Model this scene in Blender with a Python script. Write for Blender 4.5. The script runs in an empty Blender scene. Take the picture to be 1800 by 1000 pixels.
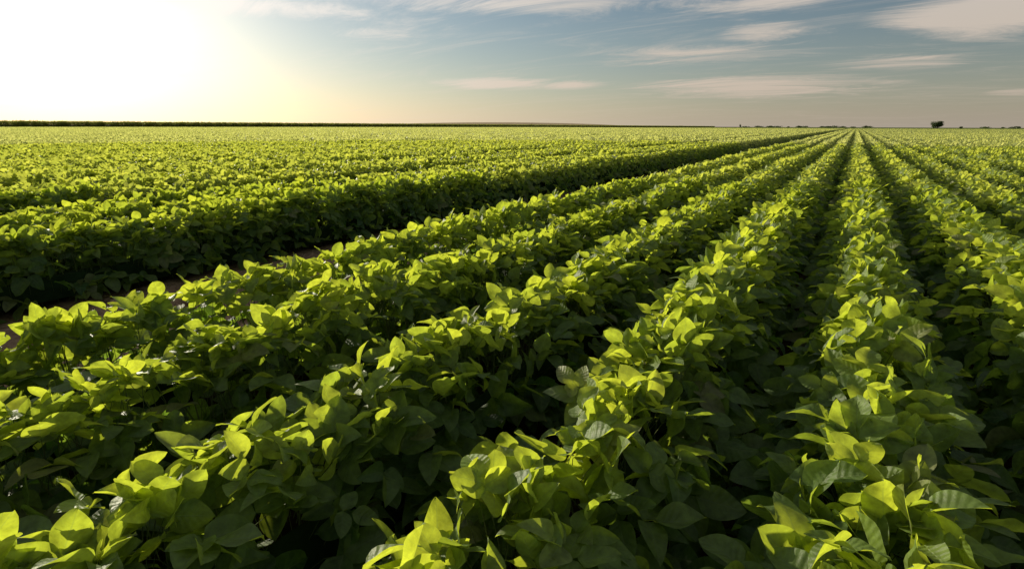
import bpy, math, random
import numpy as np
rng = np.random.default_rng(7)
random.seed(7)
scene = bpy.context.scene
scene.view_settings.view_transform = 'Standard'
scene.view_settings.look = 'None'
scene.view_settings.exposure = 0

# ------------------------------------------------------------ constants
F_PX = 900.0
PITCH = math.atan(278 / F_PX)
YAW = math.radians(32.7)          # camera looks this far left of the row direction (+Y)
CAM_Z = 1.34
SUN_AZ = math.radians(73)         # left of +Y
SUN_EL = math.radians(10)
S = 0.70                          # row spacing
sun_dir = (-math.sin(SUN_AZ) * math.cos(SUN_EL), math.cos(SUN_AZ) * math.cos(SUN_EL), math.sin(SUN_EL))

def az_of_px(px):                 # angle left of the row direction
    return YAW - math.atan((px - 900) / 942.0)

def polar(az, d):
    return (-math.sin(az) * d, math.cos(az) * d)

# ------------------------------------------------------------ node helpers
def new_mat(name):
    m = bpy.data.materials.new(name)
    m.use_nodes = True
    m.node_tree.nodes.clear()
    return m, m.node_tree

class NT:
    def __init__(s, nt): s.nt = nt
    def n(s, t, **kw):
        nd = s.nt.nodes.new(t)
        for k, v in kw.items(): setattr(nd, k, v)
        return nd
    def set(s, sock, v):
        if isinstance(v, bpy.types.NodeSocket): s.nt.links.new(v, sock)
        else: sock.default_value = v
    def math(s, op, a, b=None, c=None, clamp=False):
        nd = s.n('ShaderNodeMath', operation=op, use_clamp=clamp)
        s.set(nd.inputs[0], a)
        if b is not None: s.set(nd.inputs[1], b)
        if c is not None: s.set(nd.inputs[2], c)
        return nd.outputs[0]
    def mix(s, f, a, b, blend='MIX'):
        nd = s.n('ShaderNodeMix', data_type='RGBA', blend_type=blend)
        s.set(nd.inputs[0], f); s.set(nd.inputs[6], a); s.set(nd.inputs[7], b)
        return nd.outputs[2]
    def noise(s, vec, scale, detail=3, rough=.5, dist=0):
        nd = s.n('ShaderNodeTexNoise')
        if vec is not None: s.set(nd.inputs['Vector'], vec)
        nd.inputs['Scale'].default_value = scale
        nd.inputs['Detail'].default_value = detail
        nd.inputs['Roughness'].default_value = rough
        nd.inputs['Distortion'].default_value = dist
        return nd.outputs[0]
    def maprange(s, v, a, b, c=0., d=1., smooth=False):
        nd = s.n('ShaderNodeMapRange', interpolation_type='SMOOTHSTEP' if smooth else 'LINEAR')
        s.set(nd.inputs[0], v)
        for i, x in zip((1, 2, 3, 4), (a, b, c, d)): nd.inputs[i].default_value = x
        return nd.outputs[0]

def leaf_material(name, dark, light, t_dark, t_light, tmix=0.5, veins=True):
    m, nt = new_mat(name); k = NT(nt)
    at = k.n('ShaderNodeAttribute', attribute_name='lr')
    sep = k.n('ShaderNodeSeparateColor'); nt.links.new(at.outputs['Color'], sep.inputs[0])
    r, g, b = sep.outputs
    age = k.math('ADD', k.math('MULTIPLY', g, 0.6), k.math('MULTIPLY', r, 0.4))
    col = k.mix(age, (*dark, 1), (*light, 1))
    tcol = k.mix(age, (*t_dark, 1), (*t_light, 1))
    # a few yellowing / dusty leaves
    odd = k.maprange(b, .88, .97)
    col = k.mix(k.math('MULTIPLY', odd, .65), col, (.25, .23, .11, 1))
    geo = k.n('ShaderNodeNewGeometry')
    bs = k.n('ShaderNodeBsdfPrincipled')
    tr = k.n('ShaderNodeBsdfTranslucent')
    if veins:
        mott = k.noise(geo.outputs['Position'], 38, 3, .6)
        var = k.maprange(mott, .3, .7, .68, 1.25)
        comb = k.n('ShaderNodeCombineColor')
        for i in range(3): nt.links.new(var, comb.inputs[i])
        col = k.mix(1., col, comb.outputs[0], 'MULTIPLY')
        tcol = k.mix(1., tcol, comb.outputs[0], 'MULTIPLY')
        uv = k.n('ShaderNodeUVMap', uv_map='UVMap')
        sx = k.n('ShaderNodeSeparateXYZ'); nt.links.new(uv.outputs[0], sx.inputs[0])
        u = k.math('ABSOLUTE', k.math('SUBTRACT', k.math('MULTIPLY', sx.outputs[0], 2.), 1.))
        v = sx.outputs[1]
        ph = k.math('FRACT', k.math('MULTIPLY', k.math('SUBTRACT', v, k.math('MULTIPLY', k.math('POWER', u, .8), .2)), 7.))
        tri = k.math('ABSOLUTE', k.math('SUBTRACT', ph, .5))      # 0 = vein
        lat = k.maprange(tri, 0., .07, 1., 0.)
        mid = k.maprange(u, 0., .07, 1., 0.)
        vein = k.math('MAXIMUM', k.math('MULTIPLY', lat, .55), mid)
        col = k.mix(k.math('MULTIPLY', vein, .5), col, (.27, .33, .13, 1))
        tcol = k.mix(k.math('MULTIPLY', vein, .4), tcol, (.30, .42, .08, 1))
        fine = k.noise(geo.outputs['Position'], 90, 2, .55)
        h = k.math('ADD', k.math('MULTIPLY', k.maprange(tri, 0., .5, 0., 1., True), .6), k.math('MULTIPLY', fine, 1.0))
        h = k.math('SUBTRACT', h, k.math('MULTIPLY', mid, .4))
        bp = k.n('ShaderNodeBump'); bp.inputs['Strength'].default_value = .55; bp.inputs['Distance'].default_value = .003
        nt.links.new(h, bp.inputs['Height'])
        nt.links.new(bp.outputs[0], bs.inputs['Normal'])
    nt.links.new(col, bs.inputs['Base Color'])
    bs.inputs['Roughness'].default_value = .52
    bs.inputs['Specular IOR Level'].default_value = .4
    nt.links.new(tcol, tr.inputs['Color'])
    mx = k.n('ShaderNodeMixShader'); mx.inputs[0].default_value = tmix
    nt.links.new(bs.outputs[0], mx.inputs[1]); nt.links.new(tr.outputs[0], mx.inputs[2])
    out = k.n('ShaderNodeOutputMaterial'); nt.links.new(mx.outputs[0], out.inputs[0])
    return m

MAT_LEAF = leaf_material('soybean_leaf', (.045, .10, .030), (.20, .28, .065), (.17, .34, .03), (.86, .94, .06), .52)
MAT_LEAF_MID_HAZE = leaf_material('soybean_leaf_mid_haze', (.055, .11, .032), (.25, .31, .08), (.20, .36, .04), (.93, .97, .11), .52, veins=False)  # slightly paler leaf colours, blending into the painted haze of the far rows
MAT_LEAF_FAR_HAZE = leaf_material('soybean_leaf_far_haze', (.11, .16, .055), (.37, .40, .14), (.36, .48, .08), (1.0, 1.0, .27), .5, veins=False)  # sun haze over the far rows is put into these paler leaf colours
MAT_CORN = leaf_material('corn_leaf', (.09, .13, .04), (.24, .26, .08), (.4, .45, .06), (.8, .8, .15), .45, veins=False)
MAT_TREE = leaf_material('tree_leaf', (.03, .05, .02), (.07, .10, .03), (.05, .09, .01), (.12, .18, .02), .3, veins=False)

def simple_mat(name, c1, c2, scale, rough=.9):
    m, nt = new_mat(name); k = NT(nt)
    geo = k.n('ShaderNodeNewGeometry')
    nz = k.noise(geo.outputs['Position'], scale, 4, .6)
    col = k.mix(k.maprange(nz, .3, .7), (*c1, 1), (*c2, 1))
    bs = k.n('ShaderNodeBsdfPrincipled'); nt.links.new(col, bs.inputs['Base Color'])
    bs.inputs['Roughness'].default_value = rough
    bs.inputs['Specular IOR Level'].default_value = .1
    out = k.n('ShaderNodeOutputMaterial'); nt.links.new(bs.outputs[0], out.inputs[0])
    return m
MAT_STEM = simple_mat('soybean_stem', (.11, .16, .04), (.16, .17, .06), 30, .7)
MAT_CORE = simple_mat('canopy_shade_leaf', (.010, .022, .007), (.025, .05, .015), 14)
MAT_BARK = simple_mat('bark', (.06, .045, .03), (.1, .08, .05), 3)

def soil_material():
    m, nt = new_mat('soil'); k = NT(nt)
    geo = k.n('ShaderNodeNewGeometry'); P = geo.outputs['Position']
    n1 = k.noise(P, 1.3, 5, .6); n2 = k.noise(P, 14, 6, .65)
    col = k.mix(k.maprange(n1, .3, .7), (.42, .27, .16, 1), (.60, .41, .26, 1))
    col = k.mix(k.maprange(n2, .35, .7), (.24, .15, .09, 1), col)
    # lane soil colour is raised to imitate fill light; soil under rows is darker
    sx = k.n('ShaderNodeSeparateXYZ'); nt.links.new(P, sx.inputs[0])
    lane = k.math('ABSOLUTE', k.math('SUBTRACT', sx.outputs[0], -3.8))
    lane_fill = k.maprange(lane, 1.05, 1.35, 1., .15, True)
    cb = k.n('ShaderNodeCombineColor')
    for i in range(3): nt.links.new(lane_fill, cb.inputs[i])
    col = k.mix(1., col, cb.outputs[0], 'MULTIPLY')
    vo = k.n('ShaderNodeTexVoronoi'); vo.inputs['Scale'].default_value = 22; nt.links.new(P, vo.inputs['Vector'])
    h = k.math('ADD', k.math('MULTIPLY', vo.outputs['Distance'], -.6), n2)
    bp = k.n('ShaderNodeBump'); bp.inputs['Strength'].default_value = .9; bp.inputs['Distance'].default_value = .05
    nt.links.new(h, bp.inputs['Height'])
    bs = k.n('ShaderNodeBsdfPrincipled'); nt.links.new(col, bs.inputs['Base Color'])
    nt.links.new(bp.outputs[0], bs.inputs['Normal']); bs.inputs['Roughness'].default_value = .95
    bs.inputs['Specular IOR Level'].default_value = .1
    out = k.n('ShaderNodeOutputMaterial'); nt.links.new(bs.outputs[0], out.inputs[0])
    return m
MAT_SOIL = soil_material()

# ------------------------------------------------------------ leaf geometry
def norm(a): return a / np.maximum(np.linalg.norm(a, axis=-1, keepdims=True), 1e-9)

def leaf_template(nu, nv):
    us = np.linspace(-1, 1, nu); vs = np.linspace(0, 1, nv)
    U, V = np.meshgrid(us, vs); U = U.ravel(); V = V.ravel()
    q = []
    for j in range(nv - 1):
        for i in range(nu - 1):
            a = j * nu + i
            q.append((a, a + 1, a + 1 + nu, a + nu))
    return U, V, np.array(q)

def make_leaflets(origin, D, N, L, W, tmpl, shape_rng):
    U, V, q = tmpl
    n = len(origin)
    D = norm(D); X = norm(np.cross(D, N)); Z = np.cross(X, D)
    prof = np.sin(np.pi * np.clip(V, 0, 1) ** .70) ** .72
    prof[V <= 0] = .03; prof[V >= 1] = .0
    fold = shape_rng.uniform(.05, .6, (n, 1)); bend = shape_rng.uniform(-.15, .5, (n, 1))
    twist = shape_rng.normal(0, .28, (n, 1)); ph = shape_rng.uniform(0, 6.28, (n, 1)); wav = shape_rng.uniform(.01, .075, (n, 1))
    w = prof[None] * W[:, None] * .5
    lx = U[None] * w * (1 - .15 * fold)
    ly = V[None] * L[:, None]
    lz = fold * np.abs(U)[None] * w + twist * U[None] * w * V[None] * 1.2 - bend * V[None] ** 2 * L[:, None] \
         + wav * np.sin(V[None] * 8 + ph + U[None] * 1.5) * np.abs(U)[None] * L[:, None]
    ly = ly - np.abs(bend) * .25 * V[None] ** 2 * L[:, None]
    P = origin[:, None] + lx[..., None] * X[:, None] + ly[..., None] * D[:, None] + lz[..., None] * Z[:, None]
    nt_ = len(U)
    faces = (q[None] + (np.arange(n) * nt_)[:, None, None]).reshape(-1, 4)
    uv = np.stack([(U + 1) / 2, V], 1)
    return P.reshape(-1, 3), faces, np.tile(uv, (n, 1))

def tubes(A, B, C, r, seg=3):
    n = len(A)
    ang = np.arange(seg) * 2 * math.pi / seg
    d = norm(C - A); s = norm(np.cross(d, np.array([.3, .5, .8]))); t = np.cross(d, s)
    ring = (np.cos(ang)[None, :, None] * s[:, None] + np.sin(ang)[None, :, None] * t[:, None])
    P = np.stack([A[:, None] + ring * r, B[:, None] + ring * r * .85, C[:, None] + ring * r * .6], 1)
    f = []
    for lvl in range(2):
        for i in range(seg):
            j = (i + 1) % seg
            f.append((lvl * seg + i, lvl * seg + j, (lvl + 1) * seg + j, (lvl + 1) * seg + i))
    f = np.array(f)
    faces = (f[None] + (np.arange(n) * seg * 3)[:, None, None]).reshape(-1, 4)
    return P.reshape(-1, 3), faces

def build_mesh(name, parts, mats):
    vs, fs, uvs, cols, mi = [], [], [], [], []
    off = 0
    for v, f, uv, c, m in parts:
        vs.append(v); fs.append(f + off); off += len(v)
        uvs.append(uv if uv is not None else np.zeros((len(v), 2)) + .5)
        cols.append(c); mi.append(np.full(len(f), m))
    v = np.concatenate(vs); f = np.concatenate(fs); uv = np.concatenate(uvs); c = np.concatenate(cols); mi = np.concatenate(mi)
    me = bpy.data.meshes.new(name)
    me.vertices.add(len(v)); me.vertices.foreach_set('co', v.astype(np.float32).ravel())
    me.loops.add(len(f) * 4); me.loops.foreach_set('vertex_index', f.astype(np.int32).ravel())
    me.polygons.add(len(f)); me.polygons.foreach_set('loop_start', (np.arange(len(f)) * 4).astype(np.int32))
    me.polygons.foreach_set('loop_total', np.full(len(f), 4, np.int32))
    me.polygons.foreach_set('material_index', mi.astype(np.int32))
    me.polygons.foreach_set('use_smooth', np.ones(len(f), bool))
    me.update(calc_edges=True)
    ul = me.uv_layers.new(name='UVMap'); ul.data.foreach_set('uv', uv[f.ravel()].astype(np.float32).ravel())
    ca = me.color_attributes.new('lr', 'FLOAT_COLOR', 'POINT')
    ca.data.foreach_set('color', np.concatenate([c, np.ones((len(c), 1))], 1).astype(np.float32).ravel())
    for m in mats: me.materials.append(m)
    return me

HW, HT = .25, .57      # canopy half width, height
SUNH = np.array([-math.sin(SUN_AZ), math.cos(SUN_AZ), 0.0])
def canopy(name, length, tri_per_m, leaf_scale, tmpl, stems, core, mat, trifol=True, seed=0, hw=HW, ht=HT):
    R = np.random.default_rng(seed)
    n = int(length * tri_per_m)
    y = R.uniform(-length / 2, length / 2, n)
    th = R.uniform(-2.25, 2.25, n)                       # angle off vertical
    th = np.where(R.random(n) < .3, R.normal(0, .5, n), th)
    rad = 1 - np.abs(R.normal(0, .2, n)); rad = np.clip(rad, .25, 1.0)
    k1, k2 = R.uniform(5, 9), R.uniform(14, 22); p1, p2 = R.uniform(0, 6, 2)
    lump = 1 + .05 * np.sin(y * k1 + p1) + .08 * np.sin(y * k2 + p2)
    zc = ht * .42
    wid = np.where(np.abs(th) > 1.57, 1.0 + .25 * (np.abs(th) - 1.57), 1.0)   # skirt stays wide near the ground
    px = np.sign(th) * np.where(np.abs(th) > 1.57, 1.0, np.abs(np.sin(th))) * rad * hw * lump * np.minimum(wid, 1.05)
    pz = zc + np.cos(th) * rad * np.where(np.cos(th) > 0, ht - zc, zc * 1.25) * (1 + (lump - 1) * .8)
    # some shoots stand proud of the canopy
    shoot = (R.random(n) < .06) & (np.abs(th) < .6)
    pz = pz + shoot * R.uniform(.0, .06, n)
    pz = np.maximum(pz, .04)
    P = np.stack([px, y, pz], 1)
    outw = np.stack([np.sin(th), np.zeros(n), np.maximum(np.cos(th), -.2) * .9 + .15], 1)
    azr = R.uniform(0, 2 * math.pi, n)
    rh = np.stack([np.cos(azr), np.sin(azr), np.zeros(n)], 1)
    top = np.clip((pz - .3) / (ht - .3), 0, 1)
    D = outw * np.stack([np.ones(n), np.ones(n), .3 + .6 * top], 1) * .8 + rh * .7 + R.normal(0, .22, (n, 3))
    D[:, 2] -= (1 - top) * .3
    D = norm(D)
    # soybean leaves track the sun: the upper ones tilt towards it
    N = norm(outw * .45 + np.array([0, 0, .5]) + SUNH * (.05 + .75 * top[:, None] ** 1.5 * R.random((n, 1))) + R.normal(0, .48, (n, 3)))
    N = norm(N - D * np.sum(N * D, 1, keepdims=True))
    L = R.uniform(.070, .126, n) * leaf_scale * (1 - .2 * top)
    X = np.cross(D, N)
    rnd = R.random(n); b = R.random(n)
    groups = []
    if trifol:
        J = P + D * .02 * leaf_scale
        groups.append((J, D, N, L))
        for sgn in (-1, 1):
            a = R.uniform(.95, 1.45, n)[:, None]
            d = D * np.cos(a) + X * np.sin(a) * sgn
            nn = norm(N + X * sgn * R.uniform(-.15, .6, n)[:, None] + R.normal(0, .26, (n, 3)))
            nn = norm(nn - d * np.sum(nn * d, 1, keepdims=True))
            groups.append((P, d, nn, L * .92))
    else:
        groups.append((P, D, N, L * 1.2))
    parts = []
    for (o, d, nn, l) in groups:
        v, f, uv = make_leaflets(o, d, nn, l, l * R.uniform(.60, .80, n), tmpl, R)
        k = len(tmpl[0])
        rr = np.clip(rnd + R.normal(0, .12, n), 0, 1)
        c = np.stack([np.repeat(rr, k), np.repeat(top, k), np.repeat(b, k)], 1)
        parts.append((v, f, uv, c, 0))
    if stems:
        base = np.stack([px * .25 + R.normal(0, .02, n), y + R.normal(0, .05, n), np.maximum(pz - R.uniform(.12, .26, n), .02)], 1)
        midp = base * .45 + P * .55 + np.array([0, 0, .02])
        v, f = tubes(base, midp, P, .0015)
        parts.append((v, f, None, np.zeros((len(v), 3)) + .5, 1))
        ns = max(2, int(length / .07)); sy = np.linspace(-length / 2, length / 2, ns) + R.normal(0, .01, ns)
        A = np.stack([R.normal(0, .015, ns), sy, np.zeros(ns) - .01], 1); C = A + np.stack([R.normal(0, .05, ns), R.normal(0, .04, ns), R.uniform(.36, .46, ns)], 1)
        v, f = tubes(A, (A + C) / 2 + .006, C, .004, 5)
        parts.append((v, f, None, np.zeros((len(v), 3)) + .5, 1))
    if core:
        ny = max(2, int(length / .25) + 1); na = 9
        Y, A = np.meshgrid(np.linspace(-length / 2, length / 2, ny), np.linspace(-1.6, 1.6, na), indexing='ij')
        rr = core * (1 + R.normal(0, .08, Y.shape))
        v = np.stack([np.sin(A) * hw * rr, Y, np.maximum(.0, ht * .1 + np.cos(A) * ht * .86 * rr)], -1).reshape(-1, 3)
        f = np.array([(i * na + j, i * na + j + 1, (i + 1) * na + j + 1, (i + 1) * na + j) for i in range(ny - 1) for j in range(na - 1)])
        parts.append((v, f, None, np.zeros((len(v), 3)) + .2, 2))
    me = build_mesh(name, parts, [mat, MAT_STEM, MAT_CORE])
    return bpy.data.objects.new(name, me)

T_NEAR = leaf_template(5, 9)
T_MID = leaf_template(3, 5)
T_FAR = leaf_template(3, 3)
protos = bpy.data.collections.new('soybean_plants')   # instanced, not linked to the scene itself
plist = []
STEP = (.9, 2.0, 4.0, 12.0)
NN, NM, NF, NV = 12, 5, 4, 4
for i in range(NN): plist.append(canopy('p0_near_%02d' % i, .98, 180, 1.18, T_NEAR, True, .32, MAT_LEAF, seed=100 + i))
for i in range(NM): plist.append(canopy('p1_mid_%02d' % i, 2.06, 145, 1.13, T_MID, False, .45, MAT_LEAF_MID_HAZE, seed=200 + i))
for i in range(NF): plist.append(canopy('p2_far_%02d' % i, 4.06, 180, 1.4, T_FAR, False, .7, MAT_LEAF_FAR_HAZE, trifol=False, seed=300 + i))
for i in range(NV): plist.append(canopy('p3_vfar_%02d' % i, 12.1, 60, 2.2, T_FAR, False, .8, MAT_LEAF_FAR_HAZE, trifol=False, seed=400 + i))
for o in plist: protos.objects.link(o)
OFF = [0, NN, NN + NM, NN + NM + NF]

# ------------------------------------------------------------ instancing node group
def instancer(name, coll):
    ng = bpy.data.node_groups.new(name, 'GeometryNodeTree')
    ng.interface.new_socket('Geometry', in_out='INPUT', socket_type='NodeSocketGeometry')
    ng.interface.new_socket('Geometry', in_out='OUTPUT', socket_type='NodeSocketGeometry')
    gi = ng.nodes.new('NodeGroupInput'); go = ng.nodes.new('NodeGroupOutput')
    ci = ng.nodes.new('GeometryNodeCollectionInfo'); ci.inputs[0].default_value = coll
    ci.inputs['Separate Children'].default_value = True; ci.inputs['Reset Children'].default_value = True
    ip = ng.nodes.new('GeometryNodeInstanceOnPoints'); ip.inputs['Pick Instance'].default_value = True
    def na(nm, t):
        x = ng.nodes.new('GeometryNodeInputNamedAttribute'); x.data_type = t; x.inputs[0].default_value = nm
        return x.outputs[0]
    ng.links.new(gi.outputs[0], ip.inputs['Points']); ng.links.new(ci.outputs[0], ip.inputs['Instance'])
    ng.links.new(na('idx', 'INT'), ip.inputs['Instance Index'])
    ng.links.new(na('rot', 'FLOAT_VECTOR'), ip.inputs['Rotation'])
    ng.links.new(na('scl', 'FLOAT_VECTOR'), ip.inputs['Scale'])
    ng.links.new(ip.outputs[0], go.inputs[0])
    return ng
NG = instancer('plant_instances', protos)

def point_object(name, pts, idx, rot, scl, ng):
    me = bpy.data.meshes.new(name)
    me.vertices.add(len(pts)); me.vertices.foreach_set('co', np.array(pts, np.float32).ravel())
    a = me.attributes.new('idx', 'INT', 'POINT'); a.data.foreach_set('value', np.array(idx, np.int32))
    a = me.attributes.new('rot', 'FLOAT_VECTOR', 'POINT'); a.data.foreach_set('vector', np.array(rot, np.float32).ravel())
    a = me.attributes.new('scl', 'FLOAT_VECTOR', 'POINT'); a.data.foreach_set('vector', np.array(scl, np.float32).ravel())
    ob = bpy.data.objects.new(name, me); scene.collection.objects.link(ob)
    md = ob.modifiers.new('instances', 'NODES'); md.node_group = ng
    return ob

def hvar(x, y):
    return 1 + .025 * math.sin(y * .9 + x * 3.1) + .02 * math.sin(y * 2.3 + x * 7.7) + .025 * math.sin(y * .23 + x * 1.3)

def row_instances(X, ymax, out):
    y = -2.6 if abs(X) < 8 else -5.0
    if abs(X) > 20: y = -abs(X) * .2 - 2
    y += random.uniform(-.5, 0)
    while y < ymax:
        d = math.hypot(X, y)
        lod = 0 if d < 8 else 1 if d < 28 else 2 if d < 90 else 3
        step = STEP[lod]
        yc = y + step / 2
        az = math.degrees(math.atan2(-X, yc))
        if d < 4 or -22 < az < 102:
            out[0].append((X + random.gauss(0, .012), yc, 0))
            out[1].append(OFF[lod] + random.randrange((NN, NM, NF, NV)[lod]))
            out[2].append((0, 0, random.gauss(0, .02) if lod == 0 else 0))
            hv = hvar(X, yc)
            sc = random.uniform(.98, 1.03) if lod < 2 else 1
            out[3].append((sc * random.uniform(.95, 1.07), 1, hv * sc))
        y += step

X0 = .21
lane_rows = [X0 + S * k for k in range(-4, 4)]
left = [-5.06, -5.73, -6.40, -7.75, -8.4, -9.05]
x = -10.3
left2 = []
cnt = 0
while x > -188:
    left2.append(x); x -= S; cnt += 1
    if cnt % 14 == 0: x -= .7
right2 = [X0 + S * k for k in range(4, 150)]
for X in sorted(lane_rows + left, key=abs):
    out = ([], [], [], [])
    row_instances(X, 330, out)
    point_object('soybean_row', *out, NG)
out = ([], [], [], [])
for X in left2 + right2: row_instances(X, 330, out)
point_object('soybean_field', *out, NG)
print('field instances', len(out[0]))

# ------------------------------------------------------------ ground
def grid_object(name, xs, ys, zf, mat):
    Xg, Yg = np.meshgrid(xs, ys); Z = zf(Xg, Yg)
    v = np.stack([Xg, Yg, Z], -1).reshape(-1, 3); nx = len(xs)
    f = [(j * nx + i, j * nx + i + 1, (j + 1) * nx + i + 1, (j + 1) * nx + i) for j in range(len(ys) - 1) for i in range(nx - 1)]
    me = bpy.data.meshes.new(name); me.from_pydata(v.tolist(), [], f); me.materials.append(mat)
    for p in me.polygons: p.use_smooth = True
    ob = bpy.data.objects.new(name, me); scene.collection.objects.link(ob); return ob
gx = np.concatenate([[-9000, -3000, -800, -200, -60, -20], np.arange(-9, 3.01, .09), [8, 20, 60, 200, 800, 3000, 9000]])
gy = np.concatenate([[-9000, -2000, -300, -40, -8], np.arange(-3, 14.01, .12), [18, 25, 40, 80, 200, 800, 3000, 9000]])
def gz(Xg, Yg):
    z = .012 * np.sin(Xg * 13 + Yg * 3) * np.sin(Yg * 7.3 - Xg * 2) + .01 * np.sin(Yg * 17 + Xg * 9)
    for tx in (-3.35, -4.0):     # wheel ruts in the lane
        z -= .035 * np.exp(-((Xg - tx) / .16) ** 2)
    near = (np.abs(Xg + 3) < 6.2) & (Yg > -3.1) & (Yg < 14.1)
    return np.where(near, z, -.02)
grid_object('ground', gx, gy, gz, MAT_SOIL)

# clods of earth on the lane
R = np.random.default_rng(5)
import bmesh
bm = bmesh.new()
for i in range(900):
    xx = R.uniform(-4.8, -2.8); yy = R.uniform(-1, 14) ** 1.0; s = abs(R.normal(0, .012)) + .006
    r = bmesh.ops.create_icosphere(bm, subdivisions=1, radius=s)
    for v in r['verts']:
        v.co.x = v.co.x * R.uniform(.8, 1.4) + xx; v.co.y = v.co.y * R.uniform(.8, 1.4) + yy; v.co.z = v.co.z * .7 * R.uniform(.7, 1.3) + s * .3
me = bpy.data.meshes.new('soil_clods'); bm.to_mesh(me); bm.free(); me.materials.append(MAT_SOIL)
ob = bpy.data.objects.new('soil_clods', me); scene.collection.objects.link(ob)

# distant green field sheet (canopy height), beyond the instanced rows
def far_mat():
    m, nt = new_mat('distant_crop'); k = NT(nt)
    geo = k.n('ShaderNodeNewGeometry'); P = geo.outputs['Position']
    n1 = k.noise(P, .02, 4, .6); n2 = k.noise(P, 1.2, 4, .7)
    col = k.mix(k.maprange(n1, .35, .65), (.20, .24, .07, 1), (.30, .33, .11, 1))
    col = k.mix(k.maprange(n2, .35, .6), (.10, .13, .04, 1), col)
    bp = k.n('ShaderNodeBump'); bp.inputs['Strength'].default_value = 1; bp.inputs['Distance'].default_value = .6
    nt.links.new(n2, bp.inputs['Height'])
    bs = k.n('ShaderNodeBsdfDiffuse'); nt.links.new(col, bs.inputs['Color']); nt.links.new(bp.outputs[0], bs.inputs['Normal'])
    out = k.n('ShaderNodeOutputMaterial'); nt.links.new(bs.outputs[0], out.inputs[0]); return m
MAT_FAR = far_mat()
grid_object('distant_crop_field', np.linspace(-180, 900, 4), np.array([322, 600, 1200, 3500.]), lambda a, b: a * 0 + .5, MAT_FAR)

# ------------------------------------------------------------ corn field along the left horizon
def corn_chunk(name, seed):
    R = np.random.default_rng(seed); n = 90; L0 = 5.0
    px = R.uniform(-1.5, 1.5, n); py = R.uniform(-L0 / 2, L0 / 2, n); ht = R.normal(2.3, .06, n)
    parts = []
    A = np.stack([px, py, np.zeros(n)], 1); C = np.stack([px, py, ht], 1)
    v, f = tubes(A, (A + C) / 2, C, .02); parts.append((v, f, None, np.zeros((len(v), 3)) + .4, 0))
    for kx in range(9):
        az = R.uniform(0, 6.28, n); h = ht * (.12 + .09 * kx)
        o = np.stack([px, py, h], 1)
        D = norm(np.stack([np.cos(az), np.sin(az), R.uniform(.4, 1.0, n)], 1))
        N = np.array([0, 0, 1.]) + 0 * D; N = norm(N - D * np.sum(N * D, 1, keepdims=True))
        L = R.uniform(.6, .85, n)
        v, f, uv = make_leaflets(o, D, N, L, L * .22, leaf_template(3, 4), R)
        kk = 12
        c = np.stack([np.repeat(R.random(n), kk), np.full(n * kk, kx / 9), np.repeat(R.random(n) * .9, kk)], 1)
        parts.append((v, f, uv, c, 0))
    me = build_mesh(name, parts, [MAT_CORN]); return bpy.data.objects.new(name, me)
cc = bpy.data.collections.new('corn_plants')
for i in range(4): cc.objects.link(corn_chunk('corn_%d' % i, 50 + i))
NGC = instancer('corn_instances', cc)
pts, idx, rot, scl = [], [], [], []
yy = -80.0
while yy < 900:
    for c_ in range(2):
        pts.append((-193 - c_ * 2.8 + random.gauss(0, .2), yy, 0)); idx.append(random.randrange(4)); rot.append((0, 0, random.choice((0, math.pi)))); scl.append((1, 1, random.uniform(.97, 1.02)))
    yy += 4.6
point_object('corn_field', pts, idx, rot, scl, NGC)
MAT_CTOP = simple_mat('corn_canopy', (.14, .16, .05), (.26, .27, .09), .8)
grid_object('corn_field_canopy', np.linspace(-600, -199, 12), np.linspace(-80, 900, 60), lambda a, b: 2.2 + .06 * np.sin(a) * np.sin(b * .7), MAT_CTOP)

# ripe field on a low rise behind
MAT_RIPE = simple_mat('ripe_crop', (.42, .29, .14), (.54, .40, .21), .03)
def rise(name, px0, px1, d, h, mat, depth=250):
    xs = np.linspace(0, 1, 30); V = []; F = []
    for i, t in enumerate(xs):
        az = az_of_px(px0 + (px1 - px0) * t); hh = h * math.sin(math.pi * t) ** .6
        V += [(*polar(az, d), 0), (*polar(az, d + depth * .5), .2 + hh * .8), (*polar(az, d + depth), .2 + hh), (*polar(az, d + depth * 2), 0)]
    for i in range(len(xs) - 1):
        for j in range(3):
            F.append((i * 4 + j, i * 4 + 4 + j, i * 4 + 5 + j, i * 4 + 1 + j))
    me = bpy.data.meshes.new(name); me.from_pydata(V, [], F); me.materials.append(mat)
    ob = bpy.data.objects.new(name, me); scene.collection.objects.link(ob)
rise('ripe_grain_field', 640, 1120, 950, 9.0, MAT_RIPE)

# ------------------------------------------------------------ trees
def crown_parts(R, cx, cy, cz, rx, rz, n, ls):
    m = 16
    lob = R.normal(0, 1, (m, 3)); lob = norm(lob) * R.uniform(.2, .62, (m, 1)); lr = R.uniform(.28, .42, m)
    pick = R.integers(0, m, n)
    p = lob[pick] + norm(R.normal(0, 1, (n, 3))) * lr[pick][:, None] * R.uniform(.5, 1.03, (n, 1))
    hgt = np.clip((p[:, 2] + 1) / 2, 0, 1)
    P = np.stack([cx + p[:, 0] * rx, cy + p[:, 1] * rx, cz + p[:, 2] * rz], 1)
    D = norm(R.normal(0, 1, (n, 3))); N = norm(p * .6 + R.normal(0, .6, (n, 3)) + np.array([0, 0, .3])); N = norm(N - D * np.sum(N * D, 1, keepdims=True))
    L = R.uniform(.7, 1.3, n) * ls
    v, f, uv = make_leaflets(P, D, N, L, L * .7, T_FAR, R)
    c = np.stack([np.repeat(R.random(n), 9), np.repeat(hgt, 9), np.repeat(R.random(n) * .9, 9)], 1)
    return (v, f, uv, c, 0)
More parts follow.
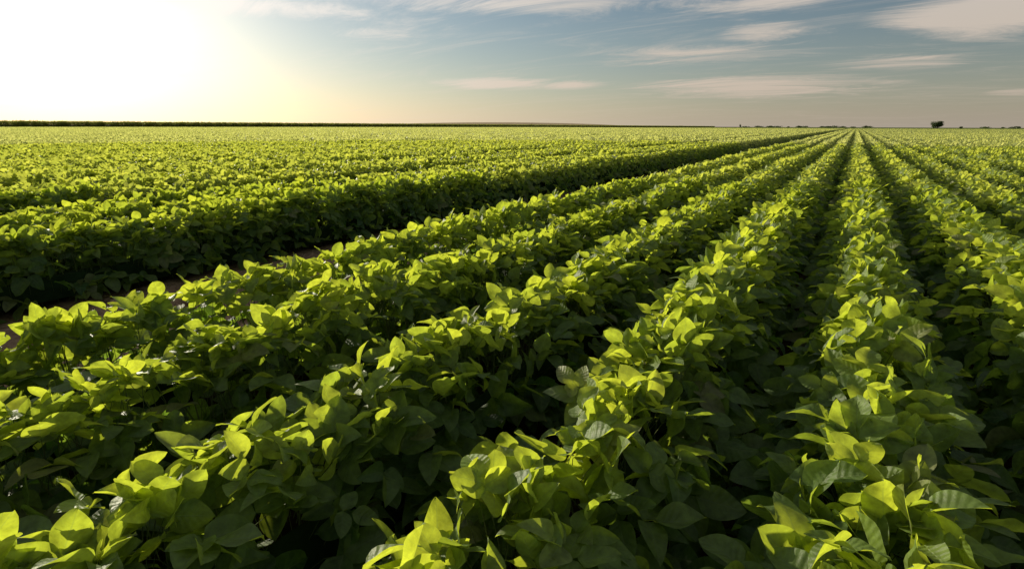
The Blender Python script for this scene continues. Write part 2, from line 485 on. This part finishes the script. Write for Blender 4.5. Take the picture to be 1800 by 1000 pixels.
def tree(name, x, y, w, h, seed, n=2600):
    R = np.random.default_rng(seed)
    parts = [crown_parts(R, x, y, h * .54, w / 2, h * .5, n, .36)]
    A = np.array([[x, y, 0.]]); C = np.array([[x + .1, y, h * .55]])
    v, f = tubes(A, (A + C) / 2, C, .22, 8); parts.append((v, f, None, np.zeros((len(v), 3)), 1))
    nb = 7; st = np.tile([x, y, h * .25], (nb, 1)) + R.normal(0, .05, (nb, 3)); az = np.arange(nb) * 6.28 / nb
    en = st + np.stack([np.cos(az) * w * .32, np.sin(az) * w * .32, np.full(nb, h * .35)], 1)
    v, f = tubes(st, (st + en) / 2 + np.array([0, 0, -.15]), en, .09, 5); parts.append((v, f, None, np.zeros((len(v), 3)), 1))
    me = build_mesh(name, parts, [MAT_TREE, MAT_BARK]); ob = bpy.data.objects.new(name, me); scene.collection.objects.link(ob)
tx, ty = polar(az_of_px(1647), 380); tree('round_tree', tx, ty, 8.2, 5.8, 11, 4200)
tx, ty = polar(az_of_px(1688), 700); tree('small_tree', tx, ty, 4.5, 3.0, 12, 600)
tx, ty = polar(az_of_px(1300), 620); tree('small_tree', tx, ty, 3.2, 4.6, 13, 500)
tx, ty = polar(az_of_px(933), 900); tree('small_tree', tx, ty, 7, 5.5, 14, 500)
parts = []
R = np.random.default_rng(21)
for px in list(R.uniform(1310, 1530, 30)) + list(R.uniform(1700, 1860, 7)) + list(R.uniform(1000, 1300, 5)):
    d = R.uniform(1300, 1700); tx, ty = polar(az_of_px(px), d); h = R.uniform(2.4, 5.0); w = R.uniform(8, 28)
    parts.append(crown_parts(R, tx, ty, h * .5, w / 2, h * .6, 160, 1.6))
me = build_mesh('distant_treeline', parts, [MAT_TREE]); ob = bpy.data.objects.new('distant_treeline', me); scene.collection.objects.link(ob)

# ------------------------------------------------------------ world
w = bpy.data.worlds.new('World'); scene.world = w; w.use_nodes = True
nt = w.node_tree; nt.nodes.clear(); k = NT(nt)
sky = k.n('ShaderNodeTexSky', sky_type='NISHITA'); sky.sun_disc = False
sky.sun_elevation = SUN_EL; sky.sun_rotation = -SUN_AZ
sky.air_density = 1.0; sky.dust_density = .4; sky.ozone_density = 2.0; sky.altitude = 0
hs = k.n('ShaderNodeHueSaturation'); hs.inputs['Saturation'].default_value = .95; nt.links.new(sky.outputs[0], hs.inputs['Color'])
tc = k.n('ShaderNodeTexCoord'); dirv = tc.outputs['Generated']
vn = k.n('ShaderNodeVectorMath', operation='NORMALIZE'); nt.links.new(dirv, vn.inputs[0]); dv = vn.outputs[0]
sp = k.n('ShaderNodeSeparateXYZ'); nt.links.new(dv, sp.inputs[0]); dx, dy, dz = sp.outputs
dt = k.n('ShaderNodeVectorMath', operation='DOT_PRODUCT'); nt.links.new(dv, dt.inputs[0]); dt.inputs[1].default_value = sun_dir
cosang = k.math('MAXIMUM', dt.outputs['Value'], 0.)
base = k.n('ShaderNodeVectorMath', operation='SCALE'); nt.links.new(hs.outputs[0], base.inputs[0]); base.inputs['Scale'].default_value = .078
col = base.outputs[0]
# haze glow round the sun
for p_, c_ in ((5, (.08, .09, .09)), (18, (.18, .18, .17)), (60, (.20, .19, .16))):
    g = k.math('POWER', cosang, float(p_))
    sc = k.n('ShaderNodeVectorMath', operation='SCALE'); sc.inputs[0].default_value = c_; nt.links.new(g, sc.inputs['Scale'])
    ad = k.n('ShaderNodeVectorMath', operation='ADD'); nt.links.new(col, ad.inputs[0]); nt.links.new(sc.outputs[0], ad.inputs[1]); col = ad.outputs[0]
# cirrus
az = k.math('ARCTAN2', k.math('MULTIPLY', dx, -1.), dy)     # left of row direction
el = k.math('ARCSINE', dz)
cz = k.math('ADD', k.math('MAXIMUM', dz, 0.), .09)
cv = k.n('ShaderNodeCombineXYZ')
k.set(cv.inputs[0], k.math('DIVIDE', dx, cz)); k.set(cv.inputs[1], k.math('DIVIDE', dy, cz))
mp = k.n('ShaderNodeMapping'); nt.links.new(cv.outputs[0], mp.inputs[0])
mp.inputs['Rotation'].default_value = (0, 0, math.radians(-25)); mp.inputs['Scale'].default_value = (.5, 1.5, 1)
n1 = k.noise(mp.outputs[0], 1.3, 10, .74, 1.3)
mask = None
def px_dir(px, py):
    X_, Y_, Z_ = px - 900, 500 - py, -F_PX
    fwd = -Z_ * math.cos(PITCH) + Y_ * math.sin(PITCH); up = Y_ * math.cos(PITCH) + Z_ * math.sin(PITCH)
    a = YAW - math.atan2(X_, fwd); return a, math.atan2(up, math.hypot(X_, fwd))
for (px, py, wx, wy, s_) in ((1230, 95, 230, 18, .85), (1320, 152, 200, 18, 1.5), (1720, 25, 190, 48, 1.6), (950, 8, 280, 20, 1.2), (880, 148, 90, 9, 1.8),
                        (380, 6, 240, 22, 1.2), (1000, 150, 60, 8, 1.3), (1340, 55, 80, 20, .9), (1790, 160, 60, 7, .9), (60, 30, 160, 30, 1.2), (1600, 105, 180, 13, .8), (1350, 4, 180, 14, 1.2), (640, 60, 120, 14, .5)):
    a0, e0 = px_dir(px, py)
    a1, e1 = px_dir(px + wx, py); a2, e2 = px_dir(px, py - wy)
    wa, we = abs(a0 - a1), abs(e2 - e0)
    q1 = k.math('DIVIDE', k.math('SUBTRACT', az, a0), wa); q2 = k.math('DIVIDE', k.math('SUBTRACT', el, e0), we)
    r2 = k.math('ADD', k.math('MULTIPLY', q1, q1), k.math('MULTIPLY', q2, q2))
    gss = k.math('MULTIPLY', k.math('EXPONENT', k.math('MULTIPLY', r2, -1.)), s_)
    mask = gss if mask is None else k.math('MAXIMUM', mask, gss)
wide = k.maprange(el, .1, .5, .18, .6)
mask = k.math('MAXIMUM', mask, wide)
cl = k.math('MULTIPLY', k.maprange(k.math('ADD', n1, k.math('MULTIPLY', mask, .25)), .50, .86, 0., 1., True), k.maprange(mask, .02, .4, 0., .85))
warm = k.maprange(el, 0., .3)
ccol = k.mix(warm, (.68, .53, .41, 1), (.64, .61, .56, 1))
sunny = k.n('ShaderNodeVectorMath', operation='ADD'); nt.links.new(ccol, sunny.inputs[0])
g2 = k.math('MULTIPLY', k.math('POWER', cosang, 6.), .5)
cg = k.n('ShaderNodeCombineXYZ'); [nt.links.new(g2, cg.inputs[i]) for i in range(3)]
nt.links.new(cg.outputs[0], sunny.inputs[1])
col = k.mix(cl, col, sunny.outputs[0])
# warm dusty horizon band
hz = k.math('EXPONENT', k.math('MULTIPLY', k.math('MAXIMUM', el, 0.), -14.))
hsun = k.mix(k.math('POWER', cosang, 3.), (.44, .38, .33, 1), (1.0, .87, .67, 1))
col = k.mix(k.math('MULTIPLY', hz, .7), col, hsun)
bg = k.n('ShaderNodeBackground'); nt.links.new(col, bg.inputs[0]); bg.inputs[1].default_value = 1
out = k.n('ShaderNodeOutputWorld'); nt.links.new(bg.outputs[0], out.inputs[0])

# ------------------------------------------------------------ sun
from mathutils import Vector, Matrix
ld = bpy.data.lights.new('sun', 'SUN'); ld.energy = 5; ld.angle = math.radians(.6); ld.color = (1, .91, .70)
lo = bpy.data.objects.new('sun', ld); scene.collection.objects.link(lo)
lo.rotation_euler = Vector(sun_dir).to_track_quat('Z', 'Y').to_euler()

# ------------------------------------------------------------ camera
cd = bpy.data.cameras.new('camera'); cd.sensor_width = 36; cd.lens = 36 * F_PX / 1800; cd.clip_end = 30000; cd.clip_start = .02
co = bpy.data.objects.new('camera', cd); scene.collection.objects.link(co)
co.location = (0, 0, CAM_Z)
m = Matrix.Rotation(YAW, 4, 'Z') @ Matrix.Rotation(math.pi / 2 - PITCH, 4, 'X') @ Matrix.Rotation(math.radians(.2), 4, 'Z')
co.rotation_euler = m.to_euler()
scene.camera = co
